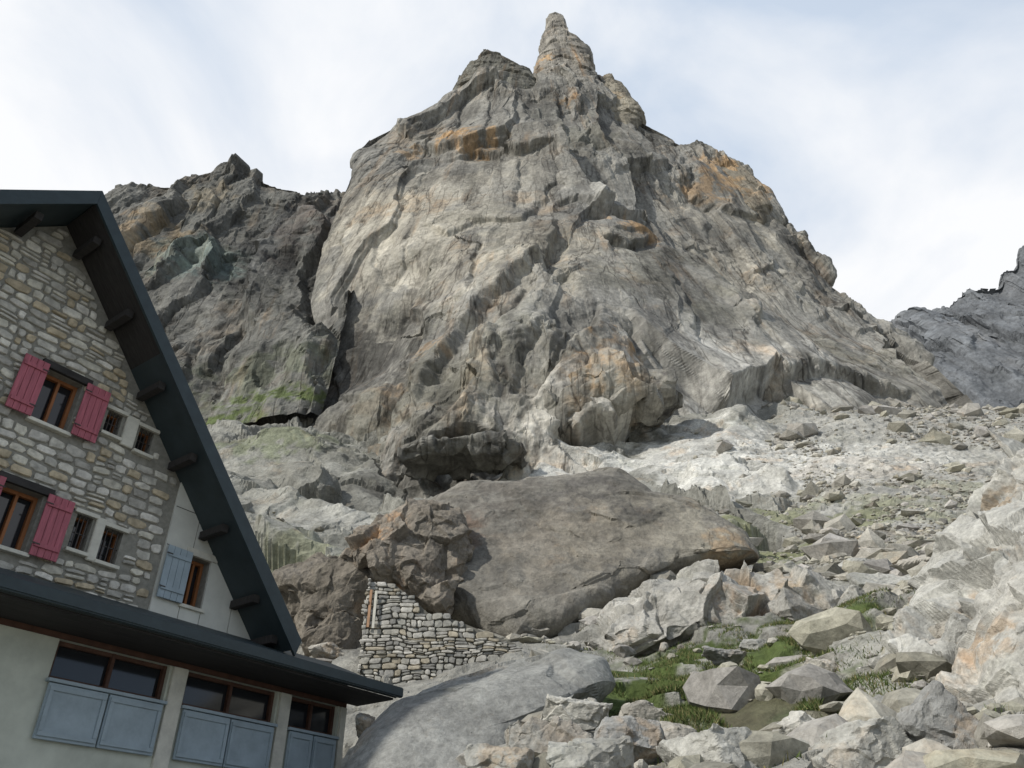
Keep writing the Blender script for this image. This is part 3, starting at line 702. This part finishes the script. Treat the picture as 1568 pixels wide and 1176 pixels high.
def prism(name, poly, y0, y1, mat, parent=hut, bev=0.):
    bm = bmesh.new()
    a = [bm.verts.new((p[0], y0, p[1])) for p in poly]; b = [bm.verts.new((p[0], y1, p[1])) for p in poly]
    bm.faces.new(a); bm.faces.new(b[::-1]); n = len(a)
    for i in range(n): bm.faces.new((a[i], b[i], b[(i+1) % n], a[(i+1) % n]))
    bmesh.ops.recalc_face_normals(bm, faces=bm.faces)
    if bev: bmesh.ops.bevel(bm, geom=list(bm.edges), offset=bev, segments=2, affect='EDGES')
    me = bpy.data.meshes.new(name); bm.to_mesh(me); bm.free(); me.materials.append(mat)
    ob = bpy.data.objects.new(name, me); scene.collection.objects.link(ob); ob.parent = parent; return ob
def box(name, x0, x1, y0, y1, z0, z1, mat, bev=0.004, parent=hut):
    return prism(name, [(x0, z0), (x1, z0), (x1, z1), (x0, z1)], y0, y1, mat, parent, bev)
def cut(ob, rects, y0, y1):
    cs = []
    for i, (a, b, c, d) in enumerate(rects):
        k = prism("cut", [(a, c), (b, c), (b, d), (a, d)], y0, y1, M_in, None); cs.append(k)
        md = ob.modifiers.new("b%d" % i, 'BOOLEAN'); md.operation = 'DIFFERENCE'; md.solver = 'EXACT'; md.object = k
    ob.parent = None
    bpy.context.view_layer.update(); dg = bpy.context.evaluated_depsgraph_get()
    me = bpy.data.meshes.new_from_object(ob.evaluated_get(dg)); ob.modifiers.clear(); ob.data = me; ob.parent = hut
    for k in cs: bpy.data.objects.remove(k)

SA, ZA, SLR, SLL = 3.98, 10.9, 1.11, .85
def roofz(s_): return ZA-SLR*(s_-SA) if s_ > SA else ZA-SLL*(SA-s_)
wins = [(4.56,5.2,6.8,7.78),(5.76,6.04,7.1,7.56),(6.41,6.70,7.02,7.5),(4.56,5.2,4.66,5.64),(5.80,6.08,4.95,5.56),(6.31,6.65,4.9,5.5),(8.0,8.42,4.62,5.52),
        (1.2,1.9,6.8,7.78),(1.2,1.9,4.66,5.64)]
gable = prism("gable_wall", [(-1.9,-2),(9.7,-2),(9.7,roofz(9.7)-.2),(SA,ZA-.24),(-1.9,roofz(-1.9)-.2)], 13., 13.4, M_mortar)
cut(gable, wins, 12.5, 14)
def inside(u, z, a, b):
    if u+a > 7.42 or z+b > roofz(u+a)-.2 or z+b > roofz(u-a)-.2: return False
    for (x0, x1, z0, z1) in wins:
        if u+a > x0-.03 and u-a < x1+.03 and z+b > z0-.03 and z-b < z1+.03:
            return False
    return True
Vm, Fmz, Cm = masonry(-1.8, 7.6, 4.1, 10.9, inside, 3, gap=.016)
o = make_mesh("gable_masonry", Vm+np.array([0, 13., 0]), Fmz, M_stone, Cm, parent=hut)
box("side_wall_right", 9.3, 9.7, 13.41, 22, -2, 4.4, M_cream, 0)
box("side_wall_left", -1.9, -1.5, 13.41, 22, -2, 5.6, M_cream, 0)
prism("back_wall", [(-1.9,-2),(9.7,-2),(9.7,roofz(9.7)-.2),(SA,ZA-.24),(-1.9,roofz(-1.9)-.2)], 22.01, 22.4, M_cream)
for i, (a, b, c, d) in enumerate([(7.44,7.99,4.0,7.05),(8.0,8.42,5.56,6.4),(8.43,9.05,4.0,5.2),(9.06,9.68,4.0,4.5),(8.0,8.42,4.0,4.6)]):
    zr = lambda q: roofz(q)-.22
    top_l, top_r = min(d if i in (4,) else 99, zr(a)), min(d if i in (4,) else 99, zr(b))
    prism("cladding_%d" % i, [(a, c), (b-.006, c), (b-.006, top_r), (a, top_l)], 12.955, 12.998, M_white)
for zz in (5.56, 6.3): 
    box("cladding_joint", 7.46, 9.0 if zz < 6 else 8.1, 12.95, 12.954, zz, zz+.012, M_soff, 0)
for i, (x0, x1, z0, z1) in enumerate(wins):
    small = (x1-x0) < .36
    box("glass_%d" % i, x0, x1, 13.26, 13.27, z0, z1, M_glass, 0)
    fm = M_wood; f = .035 if small else .06
    box("frame_l_%d" % i, x0, x0+f, 13.17, 13.25, z0, z1, fm); box("frame_r_%d" % i, x1-f, x1, 13.17, 13.25, z0, z1, fm)
    box("frame_t_%d" % i, x0+f, x1-f, 13.17, 13.25, z1-f, z1, fm); box("frame_b_%d" % i, x0+f, x1-f, 13.17, 13.25, z0, z0+f, fm)
    box("sill_%d" % i, x0-.05, x1+.05, 12.9, 13.16, z0-.06, z0-.002, M_pier)
    if not small: box("lintel_%d" % i, x0-.12, x1+.12, 12.93, 13.05, z1+.002, z1+.13, M_soff if i in (0, 3) else M_pier)
    if small:
        for kx in (x0+.07, (x0+x1)/2, x1-.07):
            box("bar_%d" % i, kx-.008, kx+.008, 13.03, 13.046, z0, z1, M_iron, 0)
        box("barh_%d" % i, x0, x1, 13.05, 13.062, (z0+z1)/2-.008, (z0+z1)/2+.008, M_iron, 0)
        box("surround_%d" % i, x0-.07, x1+.07, 12.935, 12.995, z1+.002, z1+.07, M_pier)
    else:
        box("mull_%d" % i, (x0+x1)/2-.025, (x0+x1)/2+.025, 13.16, 13.25, z0+f, z1-f, fm)
for (a, b, c, d) in [(6.10,6.34,7.0,7.6),(6.12,6.28,4.85,5.6)]: box("pier", a, b, 12.93, 12.99, c, d, M_pier, .01)
def shutter(x0, x1, z0, z1, mat, y=12.87):
    n = 4; w = (x1-x0)/n
    for k in range(n): box("shutter_board", x0+k*w+.003, x0+(k+1)*w-.003, y, y+.03, z0, z1, mat, .003)
    for zz in (z0+.14, z1-.2): box("shutter_ledge", x0+.02, x1-.02, y-.025, y-.001, zz, zz+.07, mat, .004)
    for zz in (z0+.17, z1-.17): box("hinge", x0-.02 if x0 > 5 else x1-.1, x0+.1 if x0 > 5 else x1+.02, y-.032, y-.026, zz, zz+.02, M_iron, 0)
for (z0, z1) in ((6.78, 7.8), (4.64, 5.66)):
    shutter(4.12, 4.54, z0, z1, M_red); shutter(5.22, 5.66, z0, z1, M_red)
    shutter(.76, 1.18, z0, z1, M_red); shutter(1.92, 2.34, z0, z1, M_red)
shutter(7.46, 7.97, 4.6, 5.54, M_blue)
prism("roof_right", [(SA, ZA), (9.95, roofz(9.95)), (9.85, roofz(9.95)-.2), (SA, ZA-.22)], 12.03, 23.2, M_roof)
prism("roof_left", [(SA-.004, ZA), (SA-.004, ZA-.22), (-2.5, roofz(-2.5)-.22), (-2.5, roofz(-2.5))], 12.03, 23.2, M_roof)
prism("verge_right", [(SA, ZA+.05), (10., roofz(10.)+.05), (9.9, roofz(10.)-.25), (SA, ZA-.28)], 11.97, 12.028, M_fascia)
prism("verge_left", [(SA-.004, ZA+.05), (SA-.004, ZA-.28), (-2.5, roofz(-2.5)-.28), (-2.5, roofz(-2.5)+.05)], 11.97, 12.028, M_fascia)
prism("soffit_right", [(SA, ZA-.224), (9.8, roofz(9.8)-.224), (9.8, roofz(9.8)-.25), (SA, ZA-.25)], 12.04, 12.99, M_soff)
for sx in (4.3, 5.25, 6.2, 7.15, 8.1, 9.05, 9.6):
    zt = roofz(sx+.07)-.26
    box("purlin", sx-.07, sx+.07, 12.25, 12.93, zt-.15, zt, M_soff, .006)
for sx in (3.3, 2.2, 1.1):
    zt = roofz(sx-.07)-.26; box("purlin", sx-.07, sx+.07, 12.25, 12.93, zt-.15, zt, M_soff, .006)

ew = [(5.66,7.48,2.76,3.3),(7.82,9.66,2.76,3.3),(9.98,11.12,2.76,3.3)]
aw = box("annex_wall", -4, 11.3, 12., 12.3, -2, 3.72, M_cream, 0); cut(aw, ew, 11.5, 12.6)
box("annex_end_wall", 11., 11.3, 12.31, 16.5, -2, 3.9, M_cream, 0)
bm = bmesh.new()
pr = [(11.0, 3.56), (12.98, 4.36), (12.98, 4.2), (11.05, 3.42)]
a = [bm.verts.new((-4.3, p[0], p[1])) for p in pr]; b = [bm.verts.new((11.68, p[0], p[1])) for p in pr]
bm.faces.new(a); bm.faces.new(b[::-1])
for i in range(4): bm.faces.new((a[i], b[i], b[(i+1) % 4], a[(i+1) % 4]))
pr = [(12.985, 4.36), (16.6, 5.0), (16.6, 4.84), (12.985, 4.2)]
a = [bm.verts.new((9.72, p[0], p[1])) for p in pr]; b = [bm.verts.new((11.68, p[0], p[1])) for p in pr]
bm.faces.new(a); bm.faces.new(b[::-1])
for i in range(4): bm.faces.new((a[i], b[i], b[(i+1) % 4], a[(i+1) % 4]))
bmesh.ops.recalc_face_normals(bm, faces=bm.faces)
me = bpy.data.meshes.new("annex_roof"); bm.to_mesh(me); bm.free(); me.materials.append(M_roof)
ob = bpy.data.objects.new("annex_roof", me); scene.collection.objects.link(ob); ob.parent = hut
box("annex_gutter", -4.3, 11.72, 10.9, 10.995, 3.42, 3.60, M_fascia, .02)
box("annex_soffit", -4.2, 11.6, 11.05, 11.995, 3.38, 3.415, M_soff, 0)
box("annex_top_trim", -4, 11.3, 11.96, 11.998, 3.3, 3.378, M_dwood, .004)
for i, (x0, x1, z0, z1) in enumerate(ew):
    box("annex_glass", x0, x1, 12.16, 12.17, z0, z1, M_glass, 0)
    for xx in (x0, (x0+x1)/2-.03, x1-.06): box("annex_mull", xx, xx+.06, 12.08, 12.155, z0, z1, M_dwood)
    box("annex_rail", x0+.061, x1-.061, 12.09, 12.15, z0, z0+.06, M_dwood); 
    box("annex_rail_top", x0+.061, x1-.061, 12.09, 12.15, z1-.06, z1-.001, M_dwood)
    box("annex_sill", x0-.03, x1+.03, 11.90, 11.998, z0-.05, z0-.004, M_blue)
    nb = 2; w = (x1-x0)/nb
    for k in range(nb):
        xa, xb = x0+k*w+.012, x0+(k+1)*w-.012
        box("annex_shutter", xa, xb, 11.93, 11.975, 1.98, 2.7, M_blue, .006)
        for zz in (2.02, 2.6): box("annex_shutter_ledge", xa+.02, xb-.02, 11.905, 11.929, zz, zz+.06, M_blue, .004)
        for xx in (xa+.02, xb-.08): box("annex_shutter_stile", xx, xx+.06, 11.905, 11.929, 2.082, 2.598, M_blue, .004)
for (a_, b_) in ((7.52,7.78),(9.70,9.94),(11.16,11.3)): box("annex_post", a_, b_, 11.94, 11.997, -1, 3.29, M_pier, .006)

# ---------------------------------------------------------------- RUIN WALL (dry-stone)
ruin = bpy.data.objects.new("dry_stone_wall", None); scene.collection.objects.link(ruin)
YW = 24.2
poly = np.array([[at(px, py, YW)[0], at(px, py, YW)[2]] for px, py in [(546,1075),(560,930),(568,893),(606,896),(630,915),(655,938),(700,950),(745,968),(792,986),(802,1040),(700,1075)]])
def inpoly(u, z):
    c = False; n = len(poly)
    for i in range(n):
        x1, z1 = poly[i]; x2, z2 = poly[(i+1) % n]
        if (z1 > z) != (z2 > z) and u < (x2-x1)*(z-z1)/(z2-z1)+x1: c = not c
    return c
ins = lambda u, z, a, b: inpoly(u, z) 
rp = [(.42,.405,.355),(.47,.455,.41),(.34,.335,.30),(.40,.36,.28),(.50,.485,.44),(.28,.275,.255)]
Vr, Fr, Cr = masonry(poly[:, 0].min(), poly[:, 0].max(), poly[:, 1].min(), poly[:, 1].max(), ins, 9, (.09,.20), (.12,.42), .10, .008, .07, rp)
make_mesh("wall_face", Vr+np.array([0, YW, 0]), Fr, M_stone, Cr, parent=ruin)
M_rubcore = plain("wall_core_stone", (.15,.145,.125), .95, .3, 10., .5)
prism("wall_core", [tuple(p) for p in (poly-poly.mean(0))*.985+poly.mean(0)], YW+.012, YW+1.6, M_rubcore, ruin)
Vr, Fr, Cr = masonry(0, 1.6, poly[:, 1].min(), poly[2][1], lambda u, z, a, b: True, 12, (.10,.22), (.13,.4), .10, .010, .04, rp)
Vl = np.stack([Vr[:, 1]+np.interp(Vr[:, 2], [poly[0][1], poly[2][1]], [poly[0][0], poly[2][0]]), YW+Vr[:, 0], Vr[:, 2]], 1)
make_mesh("wall_return", Vl, Fr, M_stone, Cr, parent=ruin)
M_plank = plain("weathered_plank", (.42,.26,.16), .8, .3, 5., .2, stretch=(4, 4, .5))
for k, (a_, b_) in enumerate(((564,902),(572,904))):
    p = at(a_, b_+28, YW-.15); box("plank_%d" % k, p[0], p[0]+.08, YW-.16-.03*k, YW-.135-.03*k, p[2]-.6, p[2]+.55, M_plank if k == 0 else M_pier, .004, ruin)

# ---------------------------------------------------------------- LIGHT / SKY
w = bpy.data.worlds.new("World"); scene.world = w; w.use_nodes = True; nt = w.node_tree
bg_ = nt.nodes["Background"]; bg_.inputs[1].default_value = .1
sd = Vector((-.66, -.46, .64)).normalized()
sky = nd(nt, 'ShaderNodeTexSky', sky_type='NISHITA'); sky.sun_disc = False
sky.sun_elevation = math.asin(sd.z); sky.sun_rotation = math.atan2(sd.x, sd.y) % (2*math.pi); sky.altitude = 2000
sky.air_density = 1.0; sky.dust_density = 1.5
gen = nd(nt, 'ShaderNodeTexCoord').outputs['Generated']
sep = nd(nt, 'ShaderNodeSeparateXYZ'); nt.links.new(gen, sep.inputs[0])
veil = mixc(nt, maprange(nt, sep.outputs[1], -.2, .5, .28, .9), sky.outputs[0], (6.6, 7.6, 9.0))
mv = mapping(nt, gen, (1.0, 1.0, 1.5), (0.3, .2, .5))
c1 = noise(nt, mv, 2.1, 9, .52, .4)
bias = math_n(nt, 'ADD', c1.outputs[0], maprange(nt, sep.outputs[0], -.5, .6, .10, -.01))
bias = math_n(nt, 'ADD', bias, maprange(nt, sep.outputs[1], -.1, .6, -.13, .04))
bias = math_n(nt, 'ADD', bias, maprange(nt, sep.outputs[2], .55, .85, .07, -.04))
cf = maprange(nt, bias, .42, .64, .0, 1.)
cl = mixc(nt, cf, veil, (9.8, 9.9, 10.1))
nt.links.new(cl, bg_.inputs[0])
sl = bpy.data.lights.new("sun", 'SUN'); sl.energy = 3.7; sl.angle = math.radians(1.2); sl.color = (1, .955, .88)
so = bpy.data.objects.new("sun", sl); scene.collection.objects.link(so); so.rotation_euler = sd.to_track_quat('Z', 'Y').to_euler()

cam = bpy.data.cameras.new("camera"); co = bpy.data.objects.new("camera", cam); scene.collection.objects.link(co)
cam.sensor_width = 36; cam.lens = 36*F/1568; cam.clip_end = 20000; cam.clip_start = .1
co.location = (0, 0, 0); co.rotation_euler = (math.pi/2+PITCH, 0, 0)
scene.camera = co
scene.view_settings.view_transform = 'Standard'; scene.view_settings.look = 'None'; scene.view_settings.exposure = 0
